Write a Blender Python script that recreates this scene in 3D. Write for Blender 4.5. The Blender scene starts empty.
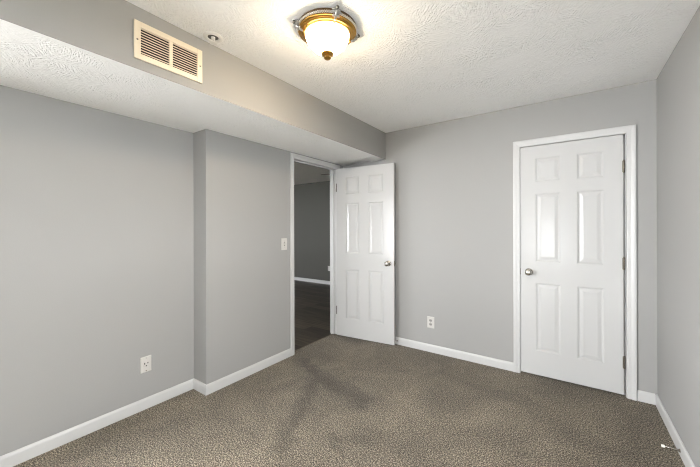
import bpy, bmesh, math
from mathutils import Vector, Matrix

C = bpy.context.scene
COL = C.collection
PI = math.pi

# ------------------------------------------------------------------ camera
CAM_H, F_PX, HORIZON, YAW, ROLL = 1.32, 312.40, 227.39, math.radians(35.092), math.radians(-0.172)
cd = bpy.data.cameras.new('camera')
cam = bpy.data.objects.new('camera', cd)
COL.objects.link(cam)
cd.sensor_fit = 'HORIZONTAL'
cd.sensor_width = 36.0
cd.lens = F_PX / 700.0 * 36.0
cd.shift_y = -(233.5 - HORIZON) / 700.0
cd.clip_start = 0.02
cam.matrix_world = (Matrix.Translation((0, 0, CAM_H)) @ Matrix.Rotation(YAW, 4, 'Z')
                    @ Matrix.Rotation(PI / 2, 4, 'X') @ Matrix.Rotation(ROLL, 4, 'Z'))
C.camera = cam

# ------------------------------------------------------------------ daylight, exposure
SKY = 38.0
LOWER_FILL = 66.0
LAMP = 88.0
world = bpy.data.worlds.new('sky')
C.world = world
world.use_nodes = True
bg = world.node_tree.nodes['Background']
# overcast sky above the horizon, brighter lower half added to light the ceiling
_nt = world.node_tree
_tc = _nt.nodes.new('ShaderNodeTexCoord')
_sx = _nt.nodes.new('ShaderNodeSeparateXYZ')
_mr = _nt.nodes.new('ShaderNodeMapRange')
_mr.inputs['From Min'].default_value = -0.05
_mr.inputs['From Max'].default_value = 0.05
_mr.inputs['To Min'].default_value = LOWER_FILL
_mr.inputs['To Max'].default_value = SKY
_nt.links.new(_tc.outputs['Generated'], _sx.inputs[0])
_nt.links.new(_sx.outputs['Z'], _mr.inputs['Value'])
_nt.links.new(_mr.outputs[0], bg.inputs['Strength'])
bg.inputs['Color'].default_value = (0.945, 0.975, 1.01, 1)
C.view_settings.view_transform = 'Standard'
C.view_settings.look = 'None'
C.view_settings.gamma = 1.0
C.view_settings.exposure = 0.53
C.view_settings.use_curve_mapping = False
C.cycles.max_bounces = 16
C.cycles.diffuse_bounces = 10
C.cycles.filter_width = 1.15
C.cycles.use_denoising = True
C.cycles.denoising_prefilter = 'NONE'
C.cycles.sample_clamp_indirect = 6.0


def portal(name, loc, rot, sx, sy):
    l = bpy.data.lights.new(name, 'AREA')
    l.shape = 'RECTANGLE'
    l.size, l.size_y = sx, sy
    l.cycles.is_portal = True
    o = bpy.data.objects.new(name, l)
    o.location = loc
    o.rotation_euler = rot
    COL.objects.link(o)


# ------------------------------------------------------------------ dimensions (metres)
YB, XR, X1, X2, YK = 3.1965, 0.5292, -2.5392, -2.3529, 1.3675
XS, ZC, ZS = -1.7397, 2.412, 2.1036
YF = -2.6                     # wall behind the viewer
T = 0.10                      # wall thickness
DW0, DW1, DWZ = 2.326, 3.066, 2.040     # open doorway along y
CW0, CW1, CWZ = -0.370, 0.357, 2.039    # closet opening along x
HX0, HY0, HY1, HZ = -7.0, 0.2, 5.70, 2.412   # the dark room beyond


# ------------------------------------------------------------------ materials
def new_mat(name):
    m = bpy.data.materials.new(name)
    m.use_nodes = True
    nt = m.node_tree
    b = nt.nodes['Principled BSDF']
    return m, nt, b


def N(nt, t, **kw):
    n = nt.nodes.new(t)
    for k, v in kw.items():
        if k.startswith('i_'):
            n.inputs[k[2:].replace('_', ' ')].default_value = v
        else:
            setattr(n, k, v)
    return n


def objco(nt, scale=None):
    tc = N(nt, 'ShaderNodeTexCoord')
    if scale is None:
        return tc.outputs['Object']
    mp = N(nt, 'ShaderNodeMapping')
    mp.inputs['Scale'].default_value = scale
    nt.links.new(tc.outputs['Object'], mp.inputs['Vector'])
    return mp.outputs['Vector']


def plain(name, col, rough=0.5, metal=0.0, bump=0.0, bscale=400.0, spec=0.5):
    m, nt, b = new_mat(name)
    b.inputs['Base Color'].default_value = (*col, 1)
    b.inputs['Roughness'].default_value = rough
    b.inputs['Metallic'].default_value = metal
    b.inputs['Specular IOR Level'].default_value = spec
    if bump:
        no = N(nt, 'ShaderNodeTexNoise')
        no.inputs['Scale'].default_value = bscale
        nt.links.new(objco(nt), no.inputs['Vector'])
        bp = N(nt, 'ShaderNodeBump')
        bp.inputs['Strength'].default_value = bump
        bp.inputs['Distance'].default_value = 0.002
        nt.links.new(no.outputs['Fac'], bp.inputs['Height'])
        nt.links.new(bp.outputs['Normal'], b.inputs['Normal'])
    return m


M = {}
M['wall'] = plain('grey_wall_paint', (0.332, 0.329, 0.320), 0.75, bump=0.12, bscale=220, spec=0.25)
M['trim'] = plain('white_trim_paint', (0.55, 0.549, 0.545), 0.38, bump=0.04, bscale=90)
M['plastic'] = plain('white_plastic', (0.55, 0.535, 0.51), 0.35)
M['dark'] = plain('dark_recess', (0.012, 0.011, 0.010), 0.8)
M['slot'] = plain('dark_grey_slot', (0.10, 0.10, 0.095), 0.7)
M['cream'] = plain('cream_enamel', (0.74, 0.655, 0.52), 0.4)
M['nickel'] = plain('satin_nickel', (0.50, 0.48, 0.44), 0.24, 1.0)
M['steel'] = plain('dull_steel_hinge', (0.22, 0.20, 0.165), 0.5, 1.0)
M['hinge_dark'] = plain('dark_hinge', (0.075, 0.06, 0.045), 0.5, 0.8)
M['silver'] = plain('antique_silver', (0.50, 0.49, 0.48), 0.30, 1.0)
M['brass'] = plain('antique_brass', (0.46, 0.255, 0.06), 0.30, 1.0)
M['bronze'] = plain('dark_bronze', (0.16, 0.10, 0.05), 0.45, 1.0)
M['rubber'] = plain('black_rubber', (0.03, 0.03, 0.03), 0.7)
M['tip'] = plain('white_rubber_tip', (0.85, 0.84, 0.80), 0.5)
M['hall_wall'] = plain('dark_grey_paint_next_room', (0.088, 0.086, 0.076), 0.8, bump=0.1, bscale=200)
M['outdoor'] = plain('window_vinyl', (0.82, 0.82, 0.82), 0.4)


def door_paint():
    m, nt, b = new_mat('white_door_paint')
    b.inputs['Base Color'].default_value = (0.525, 0.525, 0.52, 1)
    b.inputs['Roughness'].default_value = 0.15
    b.inputs['Specular IOR Level'].default_value = 0.15
    v = objco(nt, (38.0, 38.0, 2.2))
    w = N(nt, 'ShaderNodeTexNoise')
    w.inputs['Scale'].default_value = 3.0
    w.inputs['Detail'].default_value = 4.0
    w.inputs['Distortion'].default_value = 1.4
    nt.links.new(v, w.inputs['Vector'])
    bp = N(nt, 'ShaderNodeBump')
    bp.inputs['Strength'].default_value = 0.10
    bp.inputs['Distance'].default_value = 0.003
    nt.links.new(w.outputs['Fac'], bp.inputs['Height'])
    nt.links.new(bp.outputs['Normal'], b.inputs['Normal'])
    return m


M['door'] = door_paint()


def stomp_ceiling(name, col, strength):
    """brushed crow's-foot texture: every voronoi cell has its own brush direction"""
    m, nt, b = new_mat(name)
    b.inputs['Base Color'].default_value = (*col, 1)
    b.inputs['Roughness'].default_value = 0.8
    b.inputs['Specular IOR Level'].default_value = 0.25
    co = objco(nt)
    wn = N(nt, 'ShaderNodeTexNoise')
    wn.inputs['Scale'].default_value = 5.0
    nt.links.new(co, wn.inputs['Vector'])
    mixv = N(nt, 'ShaderNodeVectorMath', operation='MULTIPLY_ADD')
    nt.links.new(wn.outputs['Color'], mixv.inputs[0])
    mixv.inputs[1].default_value = (0.12, 0.12, 0.12)
    nt.links.new(co, mixv.inputs[2])
    heights = []
    for sc, sw in ((8.0, 1.0), (13.0, 0.7)):
        vo = N(nt, 'ShaderNodeTexVoronoi')
        vo.inputs['Scale'].default_value = sc
        nt.links.new(mixv.outputs[0], vo.inputs['Vector'])
        sep = N(nt, 'ShaderNodeSeparateColor')
        nt.links.new(vo.outputs['Color'], sep.inputs[0])
        ang = N(nt, 'ShaderNodeMath', operation='MULTIPLY')
        nt.links.new(sep.outputs[0], ang.inputs[0])
        ang.inputs[1].default_value = 6.283
        rot = N(nt, 'ShaderNodeVectorRotate', rotation_type='Z_AXIS')
        nt.links.new(co, rot.inputs['Vector'])
        nt.links.new(ang.outputs[0], rot.inputs['Angle'])
        mp = N(nt, 'ShaderNodeMapping')
        mp.inputs['Scale'].default_value = (28, 120, 60)
        nt.links.new(rot.outputs[0], mp.inputs['Vector'])
        no = N(nt, 'ShaderNodeTexNoise')
        no.inputs['Scale'].default_value = 1.0
        no.inputs['Detail'].default_value = 2.0
        nt.links.new(mp.outputs[0], no.inputs['Vector'])
        ramp = N(nt, 'ShaderNodeMapRange')
        ramp.inputs['From Min'].default_value = 0.40
        ramp.inputs['From Max'].default_value = 0.66
        nt.links.new(no.outputs['Fac'], ramp.inputs['Value'])
        mul = N(nt, 'ShaderNodeMath', operation='MULTIPLY')
        nt.links.new(ramp.outputs[0], mul.inputs[0])
        mul.inputs[1].default_value = sw
        heights.append(mul.outputs[0])
    add = N(nt, 'ShaderNodeMath', operation='ADD')
    nt.links.new(heights[0], add.inputs[0])
    nt.links.new(heights[1], add.inputs[1])
    # patchy thickness of the compound
    pn = N(nt, 'ShaderNodeTexNoise')
    pn.inputs['Scale'].default_value = 4.0
    pn.inputs['Detail'].default_value = 2.0
    nt.links.new(co, pn.inputs['Vector'])
    pr = N(nt, 'ShaderNodeMapRange')
    pr.inputs['From Min'].default_value = 0.35
    pr.inputs['From Max'].default_value = 0.65
    pr.inputs['To Min'].default_value = 0.25
    nt.links.new(pn.outputs['Fac'], pr.inputs['Value'])
    mm = N(nt, 'ShaderNodeMath', operation='MULTIPLY')
    nt.links.new(add.outputs[0], mm.inputs[0])
    nt.links.new(pr.outputs[0], mm.inputs[1])
    bp = N(nt, 'ShaderNodeBump')
    bp.inputs['Strength'].default_value = strength
    bp.inputs['Distance'].default_value = 0.004
    nt.links.new(mm.outputs[0], bp.inputs['Height'])
    nt.links.new(bp.outputs['Normal'], b.inputs['Normal'])
    return m


M['ceiling'] = stomp_ceiling('textured_white_ceiling', (0.94, 0.94, 0.935), 0.75)
M['soffit'] = M['ceiling']
M['hall_ceiling'] = stomp_ceiling('textured_ceiling_next_room', (0.92, 0.89, 0.82), 0.4)


def carpet():
    m, nt, b = new_mat('taupe_carpet')
    L = nt.links.new
    b.inputs['Roughness'].default_value = 0.95
    b.inputs['Specular IOR Level'].default_value = 0.08
    b.inputs['Sheen Weight'].default_value = 0.15
    co = objco(nt)
    # tuft speckle
    n1 = N(nt, 'ShaderNodeTexNoise')
    n1.inputs['Scale'].default_value = 135.0
    n1.inputs['Detail'].default_value = 3.0
    n1.inputs['Roughness'].default_value = 0.7
    L(co, n1.inputs['Vector'])
    r1 = N(nt, 'ShaderNodeValToRGB')
    e = r1.color_ramp.elements
    e[0].position, e[0].color = 0.39, (0.016, 0.012, 0.008, 1)
    e[1].position, e[1].color = 0.62, (0.44, 0.38, 0.285, 1)
    k = r1.color_ramp.elements.new(0.50)
    k.color = (0.104, 0.085, 0.060, 1)
    L(n1.outputs['Fac'], r1.inputs['Fac'])
    # broad soil / brushed-pile patches
    n2 = N(nt, 'ShaderNodeTexNoise')
    n2.inputs['Scale'].default_value = 1.7
    n2.inputs['Detail'].default_value = 5.0
    n2.inputs['Roughness'].default_value = 0.62
    n2.inputs['Distortion'].default_value = 0.6
    L(co, n2.inputs['Vector'])
    r2 = N(nt, 'ShaderNodeMapRange')
    r2.inputs['From Min'].default_value = 0.35
    r2.inputs['From Max'].default_value = 0.66
    r2.inputs['To Min'].default_value = 0.70
    r2.inputs['To Max'].default_value = 1.18
    L(n2.outputs['Fac'], r2.inputs['Value'])
    # worn, soiled tracks leading in from the doorway
    wn = N(nt, 'ShaderNodeTexNoise')
    wn.inputs['Scale'].default_value = 8.0
    wn.inputs['Detail'].default_value = 6.0
    wn.inputs['Roughness'].default_value = 0.7
    L(co, wn.inputs['Vector'])
    wv = N(nt, 'ShaderNodeVectorMath', operation='MULTIPLY_ADD')
    L(wn.outputs['Color'], wv.inputs[0])
    wv.inputs[1].default_value = (0.30, 0.30, 0.0)
    L(co, wv.inputs[2])
    off = N(nt, 'ShaderNodeVectorMath', operation='ADD')
    L(wv.outputs[0], off.inputs[0])
    off.inputs[1].default_value = (-0.15, -0.15, 0.0)
    P = off.outputs[0]
    tracks = [((-2.20, 2.27), (-1.80, 2.10), 0.06, 0.46), ((-1.80, 2.10), (-1.28, 1.97), 0.10, 0.46),
              ((-1.82, 2.05), (-1.42, 1.30), 0.07, 0.38), ((-1.24, 1.56), (-1.08, 1.46), 0.022, 0.34),
              ((-1.15, 1.95), (-0.55, 1.85), 0.20, 0.14), ((-1.05, 1.68), (-0.45, 1.62), 0.16, 0.26),
              ((-2.25, 1.35), (-1.80, 1.25), 0.10, 0.10), ((-2.3, 0.75), (-1.9, 0.95), 0.12, 0.12),
              ((-1.55, 2.75), (-1.2, 2.6), 0.03, 0.12)]
    prev = None
    for (a, c, w, amt) in tracks:
        A = Vector((*a, 0)); B = Vector((*c, 0)); d = B - A
        s = N(nt, 'ShaderNodeVectorMath', operation='SUBTRACT')
        L(P, s.inputs[0]); s.inputs[1].default_value = A
        dt = N(nt, 'ShaderNodeVectorMath', operation='DOT_PRODUCT')
        L(s.outputs[0], dt.inputs[0]); dt.inputs[1].default_value = d / d.length_squared
        cl = N(nt, 'ShaderNodeClamp')
        L(dt.outputs['Value'], cl.inputs[0])
        sc = N(nt, 'ShaderNodeVectorMath', operation='SCALE')
        sc.inputs[0].default_value = d
        L(cl.outputs[0], sc.inputs['Scale'])
        ds = N(nt, 'ShaderNodeVectorMath', operation='DISTANCE')
        L(s.outputs[0], ds.inputs[0]); L(sc.outputs[0], ds.inputs[1])
        mr = N(nt, 'ShaderNodeMapRange', interpolation_type='SMOOTHSTEP')
        mr.inputs['From Min'].default_value = 0.0
        mr.inputs['From Max'].default_value = w * 1.7
        mr.inputs['To Min'].default_value = 1.0 - amt
        mr.inputs['To Max'].default_value = 1.0
        L(ds.outputs['Value'], mr.inputs['Value'])
        if prev is None:
            prev = mr.outputs[0]
        else:
            mn = N(nt, 'ShaderNodeMath', operation='MINIMUM')
            L(prev, mn.inputs[0]); L(mr.outputs[0], mn.inputs[1])
            prev = mn.outputs[0]
    mu = N(nt, 'ShaderNodeMath', operation='MULTIPLY')
    L(r2.outputs[0], mu.inputs[0]); L(prev, mu.inputs[1])
    vm = N(nt, 'ShaderNodeVectorMath', operation='SCALE')
    L(r1.outputs['Color'], vm.inputs[0]); L(mu.outputs[0], vm.inputs['Scale'])
    L(vm.outputs[0], b.inputs['Base Color'])
    n3 = N(nt, 'ShaderNodeTexNoise')
    n3.inputs['Scale'].default_value = 130.0
    n3.inputs['Detail'].default_value = 2.0
    L(co, n3.inputs['Vector'])
    bp = N(nt, 'ShaderNodeBump')
    bp.inputs['Strength'].default_value = 0.9
    bp.inputs['Distance'].default_value = 0.008
    L(n3.outputs['Fac'], bp.inputs['Height'])
    L(bp.outputs['Normal'], b.inputs['Normal'])
    return m


M['carpet'] = carpet()


def planks():
    m, nt, b = new_mat('dark_wood_planks')
    L = nt.links.new
    b.inputs['Roughness'].default_value = 0.45
    br = N(nt, 'ShaderNodeTexBrick')
    br.inputs['Color1'].default_value = (0.105, 0.088, 0.068, 1)
    br.inputs['Color2'].default_value = (0.040, 0.033, 0.026, 1)
    br.inputs['Mortar'].default_value = (0.02, 0.018, 0.015, 1)
    br.inputs['Scale'].default_value = 1.0
    br.inputs['Brick Width'].default_value = 1.2
    br.inputs['Row Height'].default_value = 0.15
    br.inputs['Mortar Size'].default_value = 0.003
    br.offset = 0.37
    L(objco(nt), br.inputs['Vector'])
    g = N(nt, 'ShaderNodeTexNoise')
    g.inputs['Scale'].default_value = 1.0
    g.inputs['Detail'].default_value = 5.0
    L(objco(nt, (2.5, 34, 1)), g.inputs['Vector'])
    r = N(nt, 'ShaderNodeMapRange')
    r.inputs['From Min'].default_value = 0.3
    r.inputs['From Max'].default_value = 0.7
    r.inputs['To Min'].default_value = 0.45
    r.inputs['To Max'].default_value = 1.5
    L(g.outputs['Fac'], r.inputs['Value'])
    v = N(nt, 'ShaderNodeVectorMath', operation='SCALE')
    L(br.outputs['Color'], v.inputs[0]); L(r.outputs[0], v.inputs['Scale'])
    L(v.outputs[0], b.inputs['Base Color'])
    return m


M['planks'] = planks()


def bowl_glass():
    m, nt, b = new_mat('lit_frosted_glass')
    b.inputs['Base Color'].default_value = (0.9, 0.88, 0.84, 1)
    b.inputs['Roughness'].default_value = 0.4
    b.inputs['Emission Color'].default_value = (1.0, 0.80, 0.54, 1)
    # the bulbs sit low in the bowl: its rim, tucked up in the ring, glows less than its belly
    sx = N(nt, 'ShaderNodeSeparateXYZ')
    nt.links.new(objco(nt), sx.inputs[0])
    mr = N(nt, 'ShaderNodeMapRange', interpolation_type='SMOOTHSTEP')
    mr.inputs['From Min'].default_value = -0.05
    mr.inputs['From Max'].default_value = -0.125
    mr.inputs['To Min'].default_value = LAMP * 0.12
    mr.inputs['To Max'].default_value = LAMP
    nt.links.new(sx.outputs['Z'], mr.inputs['Value'])
    nt.links.new(mr.outputs[0], b.inputs['Emission Strength'])
    return m


M['bowl'] = bowl_glass()


def pane_glass():
    m, nt, b = new_mat('window_glass')
    nt.nodes.remove(b)
    tr = N(nt, 'ShaderNodeBsdfTransparent')
    gl = N(nt, 'ShaderNodeBsdfGlossy')
    gl.inputs['Roughness'].default_value = 0.02
    mx = N(nt, 'ShaderNodeMixShader')
    mx.inputs[0].default_value = 0.06
    nt.links.new(tr.outputs[0], mx.inputs[1])
    nt.links.new(gl.outputs[0], mx.inputs[2])
    nt.links.new(mx.outputs[0], nt.nodes['Material Output'].inputs['Surface'])
    return m


M['glass'] = pane_glass()


def rope_mat():
    m, nt, b = new_mat('twisted_rope_band')
    b.inputs['Base Color'].default_value = (0.78, 0.74, 0.66, 1)
    b.inputs['Roughness'].default_value = 0.35
    b.inputs['Metallic'].default_value = 0.7
    return m


M['rope'] = rope_mat()


# ------------------------------------------------------------------ mesh helpers
def box(bm, x0, x1, y0, y1, z0, z1, mi=0):
    vs = [bm.verts.new((x, y, z)) for x in (x0, x1) for y in (y0, y1) for z in (z0, z1)]
    for f in ((0, 1, 3, 2), (4, 6, 7, 5), (0, 4, 5, 1), (2, 3, 7, 6), (0, 2, 6, 4), (1, 5, 7, 3)):
        fc = bm.faces.new([vs[i] for i in f])
        fc.material_index = mi


def lathe(bm, prof, n=48, mat=None, cap0=True, cap1=True):
    """profile of (r, z) turned round z; mat places it"""
    mat = mat or Matrix.Identity(4)
    rings = []
    for r, z in prof:
        if r < 1e-6:
            rings.append([bm.verts.new(mat @ Vector((0, 0, z)))])
        else:
            rings.append([bm.verts.new(mat @ Vector((r * math.cos(2 * PI * k / n), r * math.sin(2 * PI * k / n), z))) for k in range(n)])
    for a, b_ in zip(rings, rings[1:]):
        for k in range(n):
            k2 = (k + 1) % n
            if len(a) == 1 and len(b_) == 1:
                continue
            if len(a) == 1:
                bm.faces.new((a[0], b_[k2], b_[k]))
            elif len(b_) == 1:
                bm.faces.new((a[k], a[k2], b_[0]))
            else:
                bm.faces.new((a[k], a[k2], b_[k2], b_[k]))
    if cap0 and len(rings[0]) > 1:
        bm.faces.new(rings[0])
    if cap1 and len(rings[-1]) > 1:
        bm.faces.new(rings[-1])


def tube(bm, pts, r, n=8, closed=False):
    pts = [Vector(p) for p in pts]
    rs = r if isinstance(r, (list, tuple)) else [r] * len(pts)
    rings = []
    prevn = None
    for i, p in enumerate(pts):
        if closed:
            t = pts[(i + 1) % len(pts)] - pts[i - 1]
        else:
            t = pts[min(i + 1, len(pts) - 1)] - pts[max(i - 1, 0)]
        t.normalize()
        if prevn is None:
            a = Vector((0, 0, 1)) if abs(t.z) < 0.9 else Vector((1, 0, 0))
            prevn = t.cross(a).normalized()
        nn = (prevn - t * prevn.dot(t)).normalized()
        prevn = nn
        bn = t.cross(nn)
        rings.append([bm.verts.new(p + (nn * math.cos(2 * PI * k / n) + bn * math.sin(2 * PI * k / n)) * rs[i]) for k in range(n)])
    m = len(rings)
    for i in range(m if closed else m - 1):
        a, b_ = rings[i], rings[(i + 1) % m]
        for k in range(n):
            bm.faces.new((a[k], a[(k + 1) % n], b_[(k + 1) % n], b_[k]))
    if not closed:
        bm.faces.new(rings[0]); bm.faces.new(rings[-1])


def sweep(bm, path, prof, normal, flip=1):
    """prof (u, v): u across the path in its plane, v along normal; mitred corners"""
    path = [Vector(p) for p in path]
    nrm = Vector(normal)
    rings = []
    for i, p in enumerate(path):
        d0 = (path[i] - path[i - 1]).normalized() if i > 0 else None
        d1 = (path[i + 1] - path[i]).normalized() if i < len(path) - 1 else None
        s0 = nrm.cross(d0) * flip if d0 is not None else None
        s1 = nrm.cross(d1) * flip if d1 is not None else None
        if s0 is None:
            mv = s1
        elif s1 is None:
            mv = s0
        else:
            mv = (s0 + s1) / (1 + s0.dot(s1))
        rings.append([bm.verts.new(p + mv * u + nrm * v) for u, v in prof])
    n = len(prof)
    for a, b_ in zip(rings, rings[1:]):
        for k in range(n):
            bm.faces.new((a[k], a[(k + 1) % n], b_[(k + 1) % n], b_[k]))
    bm.faces.new(rings[0]); bm.faces.new(rings[-1])


def obj(name, bm, mats, parent=None, smooth=False, loc=None, bevel=0.0):
    bmesh.ops.recalc_face_normals(bm, faces=bm.faces)
    me = bpy.data.meshes.new(name)
    bm.to_mesh(me)
    bm.free()
    for m in (mats if isinstance(mats, (list, tuple)) else [mats]):
        me.materials.append(m)
    if smooth:
        for p in me.polygons:
            p.use_smooth = True
        try:
            me.set_sharp_from_angle(angle=math.radians(38))
        except Exception:
            pass
    o = bpy.data.objects.new(name, me)
    COL.objects.link(o)
    if parent:
        o.parent = parent
    if loc is not None:
        o.location = loc
    if bevel:
        md = o.modifiers.new('soft_edges', 'BEVEL')
        md.width = bevel
        md.segments = 2
        md.limit_method = 'ANGLE'
    return o


def tag(o, label, cat=None, group=None, kind=None):
    if label:
        o['label'] = label
    if cat:
        o['category'] = cat
    if group:
        o['group'] = group
    if kind:
        o['kind'] = kind
    return o


def struct(name, bm, mats, label=None, cat=None, **kw):
    return tag(obj(name, bm, mats, **kw), label, cat, None, 'structure')


def thing(name, label, cat, loc=(0, 0, 0), rotz=0.0, group=None, kind=None):
    o = bpy.data.objects.new(name, None)
    o.empty_display_size = 0.1
    COL.objects.link(o)
    o.location = loc
    o.rotation_euler = (0, 0, rotz)
    return tag(o, label, cat, group, kind)


def B():
    return bmesh.new()


# ------------------------------------------------------------------ room shell
bm = B()
for x0, x1, y0, y1 in ((X1, XR, YF, YK), (X2, XR, YK, YB), (X2 - 0.055, X2, DW0, DW1), (CW0, CW1, YB, YB + 0.12)):
    box(bm, x0, x1, y0, y1, -0.02, 0.0)
struct('floor', bm, M['carpet'], 'worn taupe carpet covering the whole room floor', 'floor')
bm = B()
box(bm, XS, XR, YF, YB, ZC, ZC + 0.1)
struct('ceiling', bm, M['ceiling'], 'white ceiling with brushed texture above the room', 'ceiling')

# boxed-in duct along the left wall: painted side, textured underside
bm = B()
box(bm, X1 - 0.001, XS, YF, YB, ZS, ZC + 0.1, 0)
for f in bm.faces:
    if all(abs(v.co.z - ZS) < 1e-5 for v in f.verts):
        f.material_index = 1
struct('ceiling_soffit', bm, [M['wall'], M['soffit']], 'long boxed soffit above the left wall, grey side and white textured underside', 'soffit')

# left wall with its return
bm = B()
LW_FILL = (-2.40, -0.30, 0.40, 1.98)           # wide unseen window added to light the far walls, under the soffit
box(bm, X1 - T, X1, YF - T, LW_FILL[0], 0, ZC + 0.1)
box(bm, X1 - T, X1, LW_FILL[1], YK, 0, ZC + 0.1)
box(bm, X1 - T, X1, LW_FILL[0], LW_FILL[1], 0, LW_FILL[2])
box(bm, X1 - T, X1, LW_FILL[0], LW_FILL[1], LW_FILL[3], ZC + 0.1)
box(bm, X1 - T, X2 - T, YK, YK + 0.10, 0, ZC + 0.1)
struct('wall_left', bm, M['wall'], 'plain grey left wall with a single outlet low down', 'wall')
bm = B()
box(bm, X2 - T, X2, YK, DW0, 0, ZS)
box(bm, X2 - T, X2, DW1, YB + T, 0, ZS)
box(bm, X2 - T, X2, DW0, DW1, DWZ, ZS)
box(bm, X2 - T, X2, YK + 0.1, YB + T, ZS, ZC + 0.1)
struct('wall_doorway', bm, M['wall'], 'grey projecting wall section with the open doorway and light switch', 'wall')
bm = B()
box(bm, X2, CW0, YB, YB + T, 0, ZC + 0.1)
box(bm, CW1, XR + T, YB, YB + T, 0, ZC + 0.1)
box(bm, CW0, CW1, YB, YB + T, CWZ, ZC + 0.1)
box(bm, CW0 - 0.1, CW1 + 0.1, YB + T + 0.02, YB + T + 0.06, 0, CWZ + 0.1)
struct('wall_back', bm, M['wall'], 'grey back wall with the closed closet door', 'wall')
# right wall with an unseen window added to light the left wall
RW_FILL = (0.62, 1.06, 0.85, 1.95)
bm = B()
box(bm, XR, XR + T, YF - T, RW_FILL[0], 0, ZC + 0.1)
box(bm, XR, XR + T, RW_FILL[1], YB, 0, ZC + 0.1)
box(bm, XR, XR + T, RW_FILL[0], RW_FILL[1], 0, RW_FILL[2])
box(bm, XR, XR + T, RW_FILL[0], RW_FILL[1], RW_FILL[3], ZC + 0.1)
struct('wall_right', bm, M['wall'], 'plain grey right wall meeting the back wall beside the closet door', 'wall')
# wall behind the viewer with one small window
w_ = (-0.62, -0.26, 0.55, 1.60)
bm = B()
box(bm, X1, w_[0], YF - T, YF, 0, ZC + 0.1)
box(bm, w_[1], XR, YF - T, YF, 0, ZC + 0.1)
box(bm, w_[0], w_[1], YF - T, YF, 0, w_[2])
box(bm, w_[0], w_[1], YF - T, YF, w_[3], ZC + 0.1)
struct('wall_front', bm, M['wall'], 'grey wall behind the viewer with a narrow window', 'wall')


def glazed(name, label, w, h, loc, rotz, bars):
    """frame in the local xz plane, centred; bars: local x of the mullions"""
    f = 0.045
    bm = B()
    hw_, hh_ = w / 2, h / 2
    box(bm, -hw_, -hw_ + f, -0.03, 0.03, -hh_, hh_)
    box(bm, hw_ - f, hw_, -0.03, 0.03, -hh_, hh_)
    box(bm, -hw_ + f, hw_ - f, -0.03, 0.03, -hh_, -hh_ + f)
    box(bm, -hw_ + f, hw_ - f, -0.03, 0.03, hh_ - f, hh_)
    for x in bars:
        box(bm, x - 0.025, x + 0.025, -0.02, 0.02, -hh_ + f, hh_ - f)
    o = struct(name, bm, M['outdoor'], label, 'window', loc=loc)
    o.rotation_euler = (0, 0, rotz)
    es = [-hw_ + f] + [v for x in bars for v in (x - 0.025, x + 0.025)] + [hw_ - f]
    for a_, b_ in zip(es[::2], es[1::2]):
        bm = B()
        box(bm, a_, b_, -0.003, 0.003, -hh_ + f, hh_ - f)
        obj('window_pane', bm, M['glass'], o)


glazed('window_1', 'narrow white framed window in the wall behind the viewer', w_[1] - w_[0], w_[3] - w_[2],
       ((w_[0] + w_[1]) / 2, YF - 0.05, (w_[2] + w_[3]) / 2), 0, [])
portal('window_daylight', ((w_[0] + w_[1]) / 2, YF - T - 0.01, (w_[2] + w_[3]) / 2), (PI / 2, 0, 0), w_[1] - w_[0], w_[3] - w_[2])
glazed('window_3', 'wide white framed window in the left wall outside the view', LW_FILL[1] - LW_FILL[0], LW_FILL[3] - LW_FILL[2],
       (X1 - 0.05, (LW_FILL[0] + LW_FILL[1]) / 2, (LW_FILL[2] + LW_FILL[3]) / 2), PI / 2, [0.0])
portal('left_daylight', (X1 - T - 0.01, (LW_FILL[0] + LW_FILL[1]) / 2, (LW_FILL[2] + LW_FILL[3]) / 2), (PI / 2, 0, -PI / 2), LW_FILL[1] - LW_FILL[0], LW_FILL[3] - LW_FILL[2])
glazed('window_2', 'white framed window in the right wall outside the view', RW_FILL[1] - RW_FILL[0], RW_FILL[3] - RW_FILL[2],
       (XR + 0.05, (RW_FILL[0] + RW_FILL[1]) / 2, (RW_FILL[2] + RW_FILL[3]) / 2), PI / 2, [])
portal('right_daylight', (XR + T + 0.01, (RW_FILL[0] + RW_FILL[1]) / 2, (RW_FILL[2] + RW_FILL[3]) / 2), (PI / 2, 0, PI / 2), RW_FILL[1] - RW_FILL[0], RW_FILL[3] - RW_FILL[2])

# lawn and paving added outside the side windows to set light from below
M['lawn'] = plain('dark_lawn', (0.045, 0.05, 0.035), 0.9)
bm = B()
box(bm, XR + T + 0.05, XR + 14, -12, 8, -0.40, -0.30)
struct('ground', bm, M['lawn'], 'dark lawn outside the right window', 'lawn')

bm = B()
box(bm, X1 - 14, X1 - T - 0.02, -12, HY0 - T - 0.02, -0.35, -0.31)
struct('path', bm, plain('pale_concrete', (0.62, 0.60, 0.56), 0.9, bump=0.2, bscale=60), 'pale concrete paving outside the left windows', 'path')

# ------------------------------------------------------------------ dark room beyond the doorway
HXR = X2 - T
bm = B()
box(bm, HX0, X2 - 0.055, HY0, HY1, -0.06, -0.014)
struct('floor_next_room', bm, M['planks'], 'dark wood plank floor of the room beyond the doorway', 'floor')
bm = B()
box(bm, HX0, HXR, HY0, HY1, HZ, HZ + 0.08)
struct('ceiling_next_room', bm, M['hall_ceiling'], 'dim textured ceiling of the room beyond the doorway', 'ceiling')
HW_FILL = (-6.5, -5.5, 0.5, 1.75)  # unseen window opening added to light this room
bm = B()
box(bm, HX0 - T, HXR, HY1, HY1 + T, -0.06, HZ + 0.08)
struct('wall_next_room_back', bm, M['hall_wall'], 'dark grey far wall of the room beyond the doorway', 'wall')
bm = B()
box(bm, HX0 - T, HX0, HY0 - T, HY1, -0.06, HZ + 0.08)
box(bm, HX0, HW_FILL[0], HY0 - T, HY0, -0.06, HZ + 0.08)
box(bm, HW_FILL[1], X1 - T, HY0 - T, HY0, -0.06, HZ + 0.08)
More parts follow.
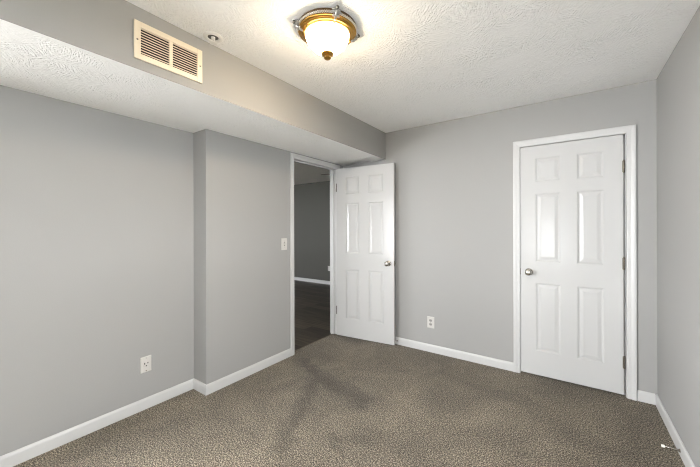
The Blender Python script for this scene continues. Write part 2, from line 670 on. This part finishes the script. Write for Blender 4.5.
box(bm, HW_FILL[0], HW_FILL[1], HY0 - T, HY0, -0.06, HW_FILL[2])
box(bm, HW_FILL[0], HW_FILL[1], HY0 - T, HY0, HW_FILL[3], HZ + 0.08)
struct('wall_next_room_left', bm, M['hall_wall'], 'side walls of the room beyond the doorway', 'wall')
bm = B()
box(bm, HXR, HXR + T, YB + T, HY1 + T, -0.06, HZ + 0.08)
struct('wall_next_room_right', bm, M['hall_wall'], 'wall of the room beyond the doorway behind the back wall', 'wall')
portal('next_room_daylight', ((HW_FILL[0] + HW_FILL[1]) / 2, HY0 - T - 0.01, (HW_FILL[2] + HW_FILL[3]) / 2), (PI / 2, 0, 0), HW_FILL[1] - HW_FILL[0], HW_FILL[3] - HW_FILL[2])

# ------------------------------------------------------------------ baseboards and casings
BH = 0.079
BASE = [(0.0, 0.0), (0.012, 0.0), (0.012, BH - 0.016), (0.009, BH - 0.006), (0.005, BH), (0.0, BH)]


def baseboard(name, path, label, flip=1, z=0.0):
    bm = B()
    sweep(bm, [(x, y, z) for x, y in path], BASE, (0, 0, 1), flip)
    return struct(name, bm, M['trim'], label, 'baseboard')


CS = 0.050                                 # casing width
baseboard('baseboard_left', [(X1, YF), (X1, YK), (X2, YK), (X2, DW0 - CS)], 'white baseboard along the left wall and round its projecting corner', -1)
baseboard('baseboard_back', [(X2, YB), (CW0 - CS, YB)], 'white baseboard on the back wall between the two doors', -1)
baseboard('baseboard_corner', [(CW1 + 0.062, YB), (XR - 0.012, YB)], 'short white baseboard between closet door and right corner', -1)
baseboard('baseboard_right', [(XR, YB), (XR, YF)], 'white baseboard along the right wall', -1)
baseboard('baseboard_front', [(XR - 0.012, YF), (X1 + 0.012, YF)], 'white baseboard under the window behind the viewer', -1)
baseboard('baseboard_next_room', [(HX0, HY1), (HXR, HY1)], 'white baseboard on the dark wall beyond the doorway', -1, -0.014)


def casing_prof(w):
    return [(0, 0), (0, 0.009), (0.004, 0.011), (w * 0.45, 0.012), (w * 0.62, 0.015), (w * 0.85, 0.017), (w, 0.015), (w, 0)]


# closet casing + jamb
bm = B()
rev = 0.004
sweep(bm, [(CW0 + rev, YB, 0), (CW0 + rev, YB, CWZ), (CW1 + rev, YB, CWZ), (CW1 + rev, YB, 0)], casing_prof(0.054), (0, -1, 0), 1)
box(bm, CW0, CW0 + 0.003, YB + 0.001, YB + T, 0, CWZ)
box(bm, CW1 - 0.003, CW1, YB + 0.001, YB + T, 0, CWZ)
box(bm, CW0, CW1, YB + 0.001, YB + T, CWZ - 0.001, CWZ + 0.002)
box(bm, CW0, CW0 + 0.014, YB + 0.045, YB + 0.07, 0, CWZ)
box(bm, CW1 - 0.014, CW1, YB + 0.045, YB + 0.07, 0, CWZ)
box(bm, CW0, CW1, YB + 0.045, YB + 0.07, CWZ - 0.014, CWZ)
struct('trim_1', bm, M['trim'], 'white casing framing the closed closet door', 'door trim')
# open doorway casing + jamb
bm = B()
sweep(bm, [(X2, DW0, 0), (X2, DW0, DWZ), (X2, DW1, DWZ), (X2, DW1, 0)], casing_prof(CS), (1, 0, 0), 1)
sweep(bm, [(X2 - T, DW0, 0), (X2 - T, DW0, DWZ), (X2 - T, DW1, DWZ), (X2 - T, DW1, 0)], [(u, -v) for u, v in casing_prof(CS)], (1, 0, 0), 1)
box(bm, X2 - T, X2 + 0.001, DW0 - 0.01, DW0 + 0.002, -0.014, DWZ)
box(bm, X2 - T, X2 + 0.001, DW1 - 0.002, DW1 + 0.01, -0.014, DWZ)
box(bm, X2 - T, X2 + 0.001, DW0, DW1, DWZ - 0.002, DWZ + 0.01)
box(bm, X2 - 0.075, X2 - 0.042, DW0, DW0 + 0.012, -0.01, DWZ)
box(bm, X2 - 0.075, X2 - 0.042, DW1 - 0.012, DW1, -0.01, DWZ)
box(bm, X2 - 0.075, X2 - 0.042, DW0, DW1, DWZ - 0.012, DWZ)
struct('trim_2', bm, M['trim'], 'white casing and jamb around the open doorway', 'door trim')
bm = B()
sweep(bm, [(X2 - 0.075, DW0 + 0.002, -0.014), (X2 - 0.075, DW1 - 0.002, -0.014)], [(0, 0), (0.03, 0), (0.03, 0.011), (0.02, 0.014), (0.008, 0.012), (0, 0.004)], (0, 0, 1), -1)  # threshold strip; dark colour stands in for the shadow on the transition
struct('trim_3', bm, M['bronze'], 'dark threshold strip between carpet and plank floor in the doorway', 'threshold')

# ------------------------------------------------------------------ six-panel doors
DWID, DHT, DTH = 0.707, 2.018, 0.035
XC = [0.121, 0.304, 0.418, 0.590]
ZR = [(0.212, 0.810), (0.998, 1.598), (1.700, 1.908)]


def door_slab_mesh(xc, DWID=DWID):
    """hinge-agnostic slab: x 0..DWID, front face at y=0 looking -y, z 0..DHT"""
    bm = B()
    gx = [0.0] + xc + [DWID]
    gz = [0.0] + [z for r in ZR for z in r] + [DHT]

    def face(pts):
        bm.faces.new([bm.verts.new(p) for p in pts])
    for side in (0, 1):
        y0 = 0.0 if side == 0 else DTH
        s = 1 if side == 0 else -1
        for i in range(5):
            for j in range(7):
                a, b_, c, d = gx[i], gx[i + 1], gz[j], gz[j + 1]
                if i in (1, 3) and j in (1, 3, 5):
                    rings = [(0.0, 0.0), (0.006, 0.0035), (0.013, 0.0075), (0.019, 0.0075), (0.030, 0.0045), (0.040, 0.0015), (0.044, 0.0012)]
                    prev = None
                    for ins, dep in rings:
                        q = [(a + ins, y0 + s * dep, c + ins), (b_ - ins, y0 + s * dep, c + ins), (b_ - ins, y0 + s * dep, d - ins), (a + ins, y0 + s * dep, d - ins)]
                        if prev:
                            for k in range(4):
                                face((prev[k], prev[(k + 1) % 4], q[(k + 1) % 4], q[k]))
                        prev = q
                    face(prev)
                else:
                    face(((a, y0, c), (b_, y0, c), (b_, y0, d), (a, y0, d)))
    for k in range(6):
        pass
    for j in range(7):
        for x in (0.0, DWID):
            face(((x, 0, gz[j]), (x, DTH, gz[j]), (x, DTH, gz[j + 1]), (x, 0, gz[j + 1])))
    for i in range(5):
        for z in (0.0, DHT):
            face(((gx[i], 0, z), (gx[i + 1], 0, z), (gx[i + 1], DTH, z), (gx[i], DTH, z)))
    bmesh.ops.remove_doubles(bm, verts=bm.verts, dist=1e-5)
    return bm


def add_knob(parent, x, z, y, direction, label, out=1.0):
    """round passage knob standing off along y by direction (+1/-1)"""
    R = Matrix.Translation((x, y, z)) @ Matrix.Rotation(PI / 2 if direction < 0 else -PI / 2, 4, 'X') @ Matrix.Diagonal((1, 1, out, 1))
    bm = B()
    lathe(bm, [(0.012, 0.0), (0.012, 0.030), (0.018, 0.034), (0.0255, 0.041), (0.0275, 0.050), (0.0265, 0.058), (0.022, 0.064), (0.012, 0.067), (0.0, 0.0675)], 32, R)
    k = obj('knob', bm, M['nickel'], parent, smooth=True)
    k['label'] = label
    bm = B()
    lathe(bm, [(0.032, 0.0), (0.032, 0.003), (0.029, 0.007), (0.018, 0.010), (0.012, 0.0105)], 32, R)
    obj('rosette', bm, M['nickel'], k, smooth=True)


def add_hinge(parent, x, y, z, leaf_dir, mat=None):
    mat = mat or M['steel']
    bm = B()
    n = 5
    h = 0.09
    for i in range(n):
        lathe(bm, [(0.0, -h / 2 + i * h / n), (0.0058, -h / 2 + i * h / n), (0.0062, -h / 2 + i * h / n + 0.001), (0.0062, -h / 2 + (i + 1) * h / n - 0.0015), (0.0, -h / 2 + (i + 1) * h / n - 0.0012)],
              16, Matrix.Translation((x, y, z)))
    lathe(bm, [(0.0, h / 2), (0.004, h / 2), (0.0058, h / 2 + 0.003), (0.003, h / 2 + 0.006), (0.0, h / 2 + 0.0065)], 12, Matrix.Translation((x, y, z)))
    lathe(bm, [(0.0, -h / 2 - 0.006), (0.003, -h / 2 - 0.0055), (0.0055, -h / 2 - 0.003), (0.004, -h / 2), (0.0, -h / 2)], 12, Matrix.Translation((x, y, z)))
    hg = obj('hinge', bm, mat, parent, smooth=True)
    bm = B()
    x2 = x + leaf_dir * 0.010
    box(bm, min(x, x2), max(x, x2), y + 0.0005, y + 0.0025, z - h / 2, z + h / 2)
    obj('hinge_leaf', bm, mat, hg)


# closed closet door: local x from its left edge
DX, DZ = -0.3665, 0.016
d1 = thing('door_1', 'closed white six-panel closet door in the back wall', 'door', (DX, YB + 0.003, DZ), 0, None, 'structure')
obj('door_slab', door_slab_mesh(XC), M['door'], d1)
add_knob(d1, 0.069, 0.902, 0.0, -1, 'satin nickel round knob')
for z in (1.770, 1.017, 0.252):
    add_hinge(d1, DWID + 0.0045, -0.0055, z, -1)
bm = B()
box(bm, -0.0020, 0.0045, -0.0012, 0.0, 0.902 - 0.028, 0.902 + 0.028)
box(bm, -0.0045, -0.0022, -0.003, 0.006, 0.902 - 0.012, 0.902 + 0.012)
obj('latch_plate', bm, M['steel'], d1)

# open door, swung about 95 degrees into the room on the doorway's far jamb
OA = math.radians(6.5)
OW = 0.735
d2 = thing('door_2', 'white six-panel door standing open into the room against the back wall', 'door', (-2.320, 3.022, 0.014), OA, None, 'structure')
obj('door_slab', door_slab_mesh([0.125, 0.305, 0.423, 0.610], OW), M['door'], d2)
add_knob(d2, OW - 0.066, 0.902, 0.0, -1, 'dark bronze-toned nickel knob')
add_knob(d2, OW - 0.066, 0.902, DTH, 1, 'knob on the hidden side', 0.62)
for z in (1.790, 0.300):
    add_hinge(d2, -0.006, 0.004, z, 1, M['hinge_dark'])
bm = B()
box(bm, OW, OW + 0.0015, 0.006, DTH - 0.006, 0.902 - 0.029, 0.902 + 0.029)
box(bm, OW + 0.0015, OW + 0.009, 0.011, DTH - 0.011, 0.902 - 0.010, 0.902 + 0.010)
obj('latch_plate', bm, M['steel'], d2)

# ------------------------------------------------------------------ ceiling light
LX, LY = -1.078, 1.325
lt = thing('ceiling_light', 'lit flush ceiling light with white glass bowl and antique brass ring', 'ceiling light', (LX, LY, ZC))
bm = B()
lathe(bm, [(0.150, 0.0), (0.157, -0.003), (0.160, -0.010), (0.160, -0.014), (0.1555, -0.0160), (0.1540, -0.0185), (0.1540, -0.0290)], 72)
obj('canopy', bm, M['bronze'], lt, smooth=True)
bm = B()
lathe(bm, [(0.150, -0.0275), (0.1555, -0.0285), (0.1575, -0.031), (0.155, -0.0335), (0.149, -0.034), (0.1465, -0.036), (0.1465, -0.0390), (0.141, -0.0400), (0.1375, -0.0435), (0.131, -0.0440), (0.127, -0.0480), (0.1215, -0.0480), (0.1195, -0.044)], 72, cap0=False, cap1=False)
obj('ring', bm, M['brass'], lt, smooth=True)
# twisted rope: two strands wound round a circle
bm = B()
ROPE_R, NT, SEG = 0.1575, 44, 704
for ph in (0, PI):
    pts = []
    for i in range(SEG):
        a = 2 * PI * i / SEG
        b_ = NT * a + ph
        r = ROPE_R + 0.0035 * math.cos(b_)
        pts.append((r * math.cos(a), r * math.sin(a), -0.0215 + 0.0046 * math.sin(b_)))
    tube(bm, pts, 0.0026, 6, True)
obj('rope_band', bm, M['rope'], lt, smooth=True)
bm = B()
prof = []
for i in range(15):
    t = i / 14 * PI / 2
    prof.append((0.1195 * math.cos(t) if i < 14 else 0.0, -0.043 - 0.100 * math.sin(t) ** 1.08))
lathe(bm, prof, 64, cap0=False)
obj('glass_bowl', bm, M['bowl'], lt, smooth=True)
bm = B()
lathe(bm, [(0.0, -0.1390), (0.030, -0.1405), (0.0355, -0.1445), (0.0355, -0.1480), (0.026, -0.1535), (0.012, -0.1565), (0.0115, -0.159), (0.0165, -0.1625), (0.0195, -0.168), (0.0155, -0.1735), (0.007, -0.1765), (0.0, -0.1775)], 32)
obj('finial', bm, M['brass'], lt, smooth=True)
for A in (20, 110, 200, 290):
    ang = math.radians(A) + YAW
    Rz = Matrix.Rotation(ang, 4, 'Z')
    # silver leaf bracket: a spine with side lobes, hooked over the ring
    bm = B()
    spine = [(0.168, -0.006), (0.170, -0.014), (0.1685, -0.023), (0.164, -0.031), (0.155, -0.037), (0.146, -0.042), (0.137, -0.047), (0.130, -0.050)]
    tube(bm, [Rz @ Vector((r, 0, z)) for r, z in spine], [0.0045, 0.007, 0.0095, 0.0085, 0.0075, 0.0065, 0.005, 0.003], 10)
    for s in (-1, 1):
        for (r0, z0, r1, z1, w) in ((0.168, -0.016, 0.165, -0.012, 0.022), (0.1675, -0.025, 0.163, -0.024, 0.027), (0.157, -0.037, 0.154, -0.037, 0.019)):
            tube(bm, [Rz @ Vector((r0, s * 0.004, z0)), Rz @ Vector(((r0 + r1) / 2 + 0.002, s * w * 0.6, (z0 + z1) / 2)), Rz @ Vector((r1, s * w, z1))], [0.0062, 0.0065, 0.0035], 8)
    cl = obj('clip', bm, M['silver'], lt, smooth=True)
    bm = B()
    tube(bm, [Rz @ Vector((0.166, 0, -0.013)), Rz @ Vector((0.176, 0, -0.011))], 0.0028, 8)
    lathe(bm, [(0, -0.0085), (0.005, -0.0072), (0.008, -0.003), (0.0085, 0), (0.008, 0.003), (0.005, 0.0072), (0, 0.0085)], 16, Matrix.Translation(Rz @ Vector((0.182, 0, -0.0105))))
    obj('thumbscrew', bm, M['steel'], cl, smooth=True)
    bm = B()
    lathe(bm, [(0, -0.006), (0.004, -0.005), (0.006, 0), (0.004, 0.005), (0, 0.006)], 16, Matrix.Translation(Rz @ Vector((0.131, 0, -0.052))))
    obj('clip_bead', bm, M['brass'], cl, smooth=True)

# ------------------------------------------------------------------ return air grille on the soffit side
gy0, gy1, gz0, gz1 = 0.642, 0.987, 2.153, 2.340
gr = thing('air_grille', 'cream rectangular return-air grille on the soffit side', 'vent', (XS, (gy0 + gy1) / 2, (gz0 + gz1) / 2))
hw, hh = (gy1 - gy0) / 2, (gz1 - gz0) / 2
ow0, ow1, mw = -hw + 0.029, hw - 0.029, 0.009
oz = hh - 0.0285
bm = B()
box(bm, 0.0, 0.009, -hw, ow0, -hh, hh)
box(bm, 0.0, 0.009, ow1, hw, -hh, hh)
box(bm, 0.0, 0.009, ow0, ow1, oz, hh)
box(bm, 0.0, 0.009, ow0, ow1, -hh, -oz)
box(bm, 0.0, 0.009, -mw, mw, -oz, oz)
obj('grille_frame', bm, M['cream'], gr, bevel=0.0015)
bm = B()
box(bm, 0.0002, 0.001, ow0, ow1, -oz, oz)  # flat dark sheet standing in for the shaded duct behind the louvers
obj('grille_backing', bm, M['dark'], gr)
NL = 10
for (a, b_) in ((ow0, -mw), (mw, ow1)):
    bm = B()
    p = 2 * oz / NL
    for i in range(NL):
        z = -oz + (i + 0.5) * p
        v = [(0.0068, z + 0.0022), (0.0078, z - 0.0022), (0.0086, z - 0.0018), (0.0076, z + 0.0026)]
        vs = [[bm.verts.new((x, y, zz)) for x, zz in v] for y in (a, b_)]
        for k in range(4):
            bm.faces.new((vs[0][k], vs[0][(k + 1) % 4], vs[1][(k + 1) % 4], vs[1][k]))
    obj('louvers', bm, M['cream'], gr)
for s in (-1, 1):
    bm = B()
    Rm = Matrix.Translation((0.009, s * (hw - 0.0135), 0.0)) @ Matrix.Rotation(PI / 2, 4, 'Y')
    lathe(bm, [(0.0045, 0.0), (0.0045, 0.001), (0.003, 0.002), (0, 0.0022)], 14, Rm)
    obj('screw', bm, M['steel'], gr, smooth=True)

# ------------------------------------------------------------------ sprinkler head
M['sprinkler'] = plain('white_sprinkler_enamel', (0.82, 0.81, 0.79), 0.4)
sp = thing('fire_sprinkler', 'small round white fire sprinkler on the ceiling beside the soffit', 'sprinkler', (-1.667, 1.015, ZC))
sp.scale = (1.25, 1.25, 1.15)
bm = B()
lathe(bm, [(0.042, 0.0), (0.043, -0.002), (0.040, -0.005), (0.034, -0.007), (0.027, -0.0065), (0.024, -0.004), (0.023, -0.001)], 40, cap1=False)
obj('escutcheon', bm, M['sprinkler'], sp, smooth=True)
bm = B()
lathe(bm, [(0.0, -0.0012), (0.024, -0.0012)], 32, cap1=False)  # flat dark disc painted in place of the shaded recess
obj('cup', bm, M['slot'], sp)
bm = B()
lathe(bm, [(0.009, 0.0), (0.009, -0.008), (0.006, -0.010), (0, -0.010)], 20)
for s in (-1, 1):
    tube(bm, [(s * 0.008, 0, -0.006), (s * 0.0125, 0, -0.012), (s * 0.011, 0, -0.021), (s * 0.003, 0, -0.027)], 0.0021, 8)
obj('sprinkler_frame', bm, M['sprinkler'], sp, smooth=True)
bm = B()
lathe(bm, [(0, -0.0265), (0.0035, -0.0265), (0.0035, -0.029), (0.016, -0.0295), (0.016, -0.0307), (0, -0.031)], 24)
obj('deflector', bm, M['sprinkler'], sp, smooth=True)

# ------------------------------------------------------------------ wall plates


def plate_frame(name, label, cat, loc, rotz, group=None):
    """local x right, z up, facing -y"""
    return thing(name, label, cat, loc, rotz, group)


def plate_mesh(w, h):
    bm = B()
    hw_, hh_ = w / 2, h / 2
    rings = []
    for ins, y in ((0, 0), (0, -0.003), (0.002, -0.005), (0.006, -0.006)):
        rings.append([bm.verts.new(p) for p in ((-hw_ + ins, y, -hh_ + ins), (hw_ - ins, y, -hh_ + ins), (hw_ - ins, y, hh_ - ins), (-hw_ + ins, y, hh_ - ins))])
    for a, b_ in zip(rings, rings[1:]):
        for k in range(4):
            bm.faces.new((a[k], a[(k + 1) % 4], b_[(k + 1) % 4], b_[k]))
    bm.faces.new(rings[0]); bm.faces.new(rings[-1])
    return bm


def screw(parent, x, z, r=0.003):
    bm = B()
    lathe(bm, [(r, 0), (r, 0.0006), (r * 0.6, 0.0012), (0, 0.0013)], 12, Matrix.Translation((x, -0.006, z)) @ Matrix.Rotation(PI / 2, 4, 'X'))
    obj('screw', bm, M['steel'], parent, smooth=True)


def recept(parent, z, mat, scale=1.0):
    bm = B()
    n = 24
    pts = []
    for k in range(n):
        a = 2 * PI * k / n
        pts.append((0.0165 * scale * math.cos(a), max(-0.0125, min(0.0125, 0.0165 * math.sin(a))) * scale))
    r0 = [bm.verts.new((x, -0.0055, z + zz)) for x, zz in pts]
    r1 = [bm.verts.new((x * 0.97, -0.0078, z + zz * 0.97)) for x, zz in pts]
    for k in range(n):
        bm.faces.new((r0[k], r0[(k + 1) % n], r1[(k + 1) % n], r1[k]))
    bm.faces.new(r1)
    rc = obj('receptacle', bm, mat, parent)
    bm = B()
    y0, y1 = -0.0081, -0.0074
    s = scale
    box(bm, -0.0075 * s, -0.0048 * s, y0, y1, z - 0.001, z + 0.008 * s)
    box(bm, 0.0048 * s, 0.0075 * s, y0, y1, z - 0.001, z + 0.008 * s)
    lathe(bm, [(0.0028 * s, 0), (0.0028 * s, 0.0007), (0, 0.0007)], 14, Matrix.Translation((0, y1, z - 0.0065 * s)) @ Matrix.Rotation(PI / 2, 4, 'X'))
    obj('slots', bm, M['dark'], rc)


M['grey_recept'] = plain('grey_receptacle', (0.26, 0.255, 0.245), 0.5)
o = plate_frame('wall_outlet', 'white duplex outlet with grey sockets on the back wall between the doors', 'outlet', (-1.204, YB, 0.313), 0)
obj('plate', plate_mesh(0.076, 0.120), M['plastic'], o)
recept(o, 0.0205, M['grey_recept'])
recept(o, -0.0205, M['grey_recept'])
screw(o, 0, 0)
o = plate_frame('wall_outlet', 'white outlet plate with dark holes low on the left wall', 'outlet', (X1, 1.010, 0.324), PI / 2)
obj('plate', plate_mesh(0.072, 0.114), M['plastic'], o)
bm = B()
lathe(bm, [(0.0225, 0.0), (0.0225, 0.0018), (0.021, 0.0024), (0, 0.0024)], 32, Matrix.Translation((0, -0.0055, 0.004)) @ Matrix.Rotation(PI / 2, 4, 'X'))
rc = obj('receptacle', bm, M['plastic'], o, smooth=True)
bm = B()
box(bm, -0.0135, -0.0075, -0.0085, -0.0075, 0.002, 0.014)
box(bm, 0.0075, 0.0135, -0.0085, -0.0075, 0.004, 0.014)
lathe(bm, [(0.0042, 0), (0.0042, 0.0008), (0, 0.0008)], 14, Matrix.Translation((0, -0.0077, -0.010)) @ Matrix.Rotation(PI / 2, 4, 'X'))
obj('slots', bm, M['dark'], rc)
screw(o, 0, 0.046)
screw(o, 0, -0.046, 0.0042)
o = plate_frame('wall_outlet', 'small white outlet on the dark wall beyond the doorway', 'outlet', (-4.605, HY1, 0.36), 0)
obj('plate', plate_mesh(0.072, 0.114), M['plastic'], o)
recept(o, 0.0205, M['plastic'])
recept(o, -0.0205, M['plastic'])
screw(o, 0, 0)

o = plate_frame('light_switch', 'white light switch beside the open doorway', 'light switch', (X2, 2.193, 1.154), PI / 2)
obj('plate', plate_mesh(0.074, 0.118), M['plastic'], o)
bm = B()
v = [(-0.006, -0.012), (-0.0125, 0.004), (-0.0165, 0.009), (-0.0150, 0.0125), (-0.006, 0.012)]
vs = [[bm.verts.new((x, y, z)) for y, z in v] for x in (-0.005, 0.005)]
for k in range(5):
    bm.faces.new((vs[0][k], vs[0][(k + 1) % 5], vs[1][(k + 1) % 5], vs[1][k]))
bm.faces.new(vs[0]); bm.faces.new(vs[1])
obj('toggle', bm, M['plastic'], o)
bm = B()
box(bm, -0.0075, 0.0075, -0.0064, -0.006, -0.0165, 0.0165)
obj('toggle_slot', bm, M['slot'], o)
screw(o, 0, 0.030)
screw(o, 0, -0.030)

# ------------------------------------------------------------------ spring door stops


def door_stop(label, loc, rotz, length):
    """local: base on the board at y=0, reaching out along -y"""
    t = thing('door_stop', label, 'door stop', loc, rotz)
    Rm = Matrix.Rotation(PI / 2, 4, 'X')
    bm = B()
    lathe(bm, [(0.010, 0.0), (0.010, 0.002), (0.007, 0.005), (0.0045, 0.007), (0, 0.007)], 20, Rm)
    obj('stop_base', bm, M['steel'], t, smooth=True)
    bm = B()
    turns = max(4, int(length / 0.0032))
    pts = []
    for i in range(turns * 10 + 1):
        a = 2 * PI * i / 10
        f = i / (turns * 10)
        r = 0.0056 - 0.0012 * f
        pts.append((r * math.cos(a), -(0.005 + f * (length - 0.017)), r * math.sin(a)))
    tube(bm, pts, 0.0012, 6)
    tube(bm, [(0, -0.004, 0), (0, -length + 0.012, 0)], 0.0032, 8)
    obj('spring', bm, M['nickel'], t, smooth=True)
    bm = B()
    lathe(bm, [(0.0, length - 0.015), (0.0062, length - 0.015), (0.0075, length - 0.012), (0.0075, length - 0.003), (0.006, length), (0, length)], 20, Rm)
    obj('rubber_tip', bm, M['tip'], t, smooth=True)
    return t


door_stop('spring door stop with white tip on the right wall baseboard', (XR - 0.012, 2.558, 0.030), -PI / 2, 0.078)
door_stop('short spring door stop on the baseboard behind the open door', (-1.590, YB - 0.012, 0.042), 0, 0.050)

# ------------------------------------------------------------------ ceiling fan in the dark room
fx, fy = -2.98, 4.42
fan = thing('ceiling_fan', 'dark ceiling fan in the room beyond the doorway, one blade showing', 'ceiling fan', (fx, fy, HZ))
bm = B()
lathe(bm, [(0.06, 0), (0.06, -0.01), (0.03, -0.05), (0.012, -0.055), (0.012, -0.15), (0.05, -0.155), (0.09, -0.175), (0.095, -0.225), (0.06, -0.25), (0, -0.255)], 32)
obj('motor', bm, M['bronze'], fan, smooth=True)
for k in range(5):
    a = math.radians(-144.7 + 72 * k)
    bm = B()
    Rk = Matrix.Rotation(a, 4, 'Z') @ Matrix.Translation((0, 0, -0.19)) @ Matrix.Rotation(math.radians(-11), 4, 'X')
    out = [(0.08, -0.02), (0.16, -0.05), (0.50, -0.068), (0.57, -0.055), (0.60, 0.0), (0.57, 0.055), (0.50, 0.068), (0.16, 0.05), (0.08, 0.02)]
    up = [bm.verts.new(Rk @ Vector((x, y, 0.003))) for x, y in out]
    dn = [bm.verts.new(Rk @ Vector((x, y, -0.003))) for x, y in out]
    bm.faces.new(up); bm.faces.new(dn)
    for i in range(len(out)):
        j = (i + 1) % len(out)
        bm.faces.new((up[i], up[j], dn[j], dn[i]))
    obj('blade', bm, M['bronze'], fan)
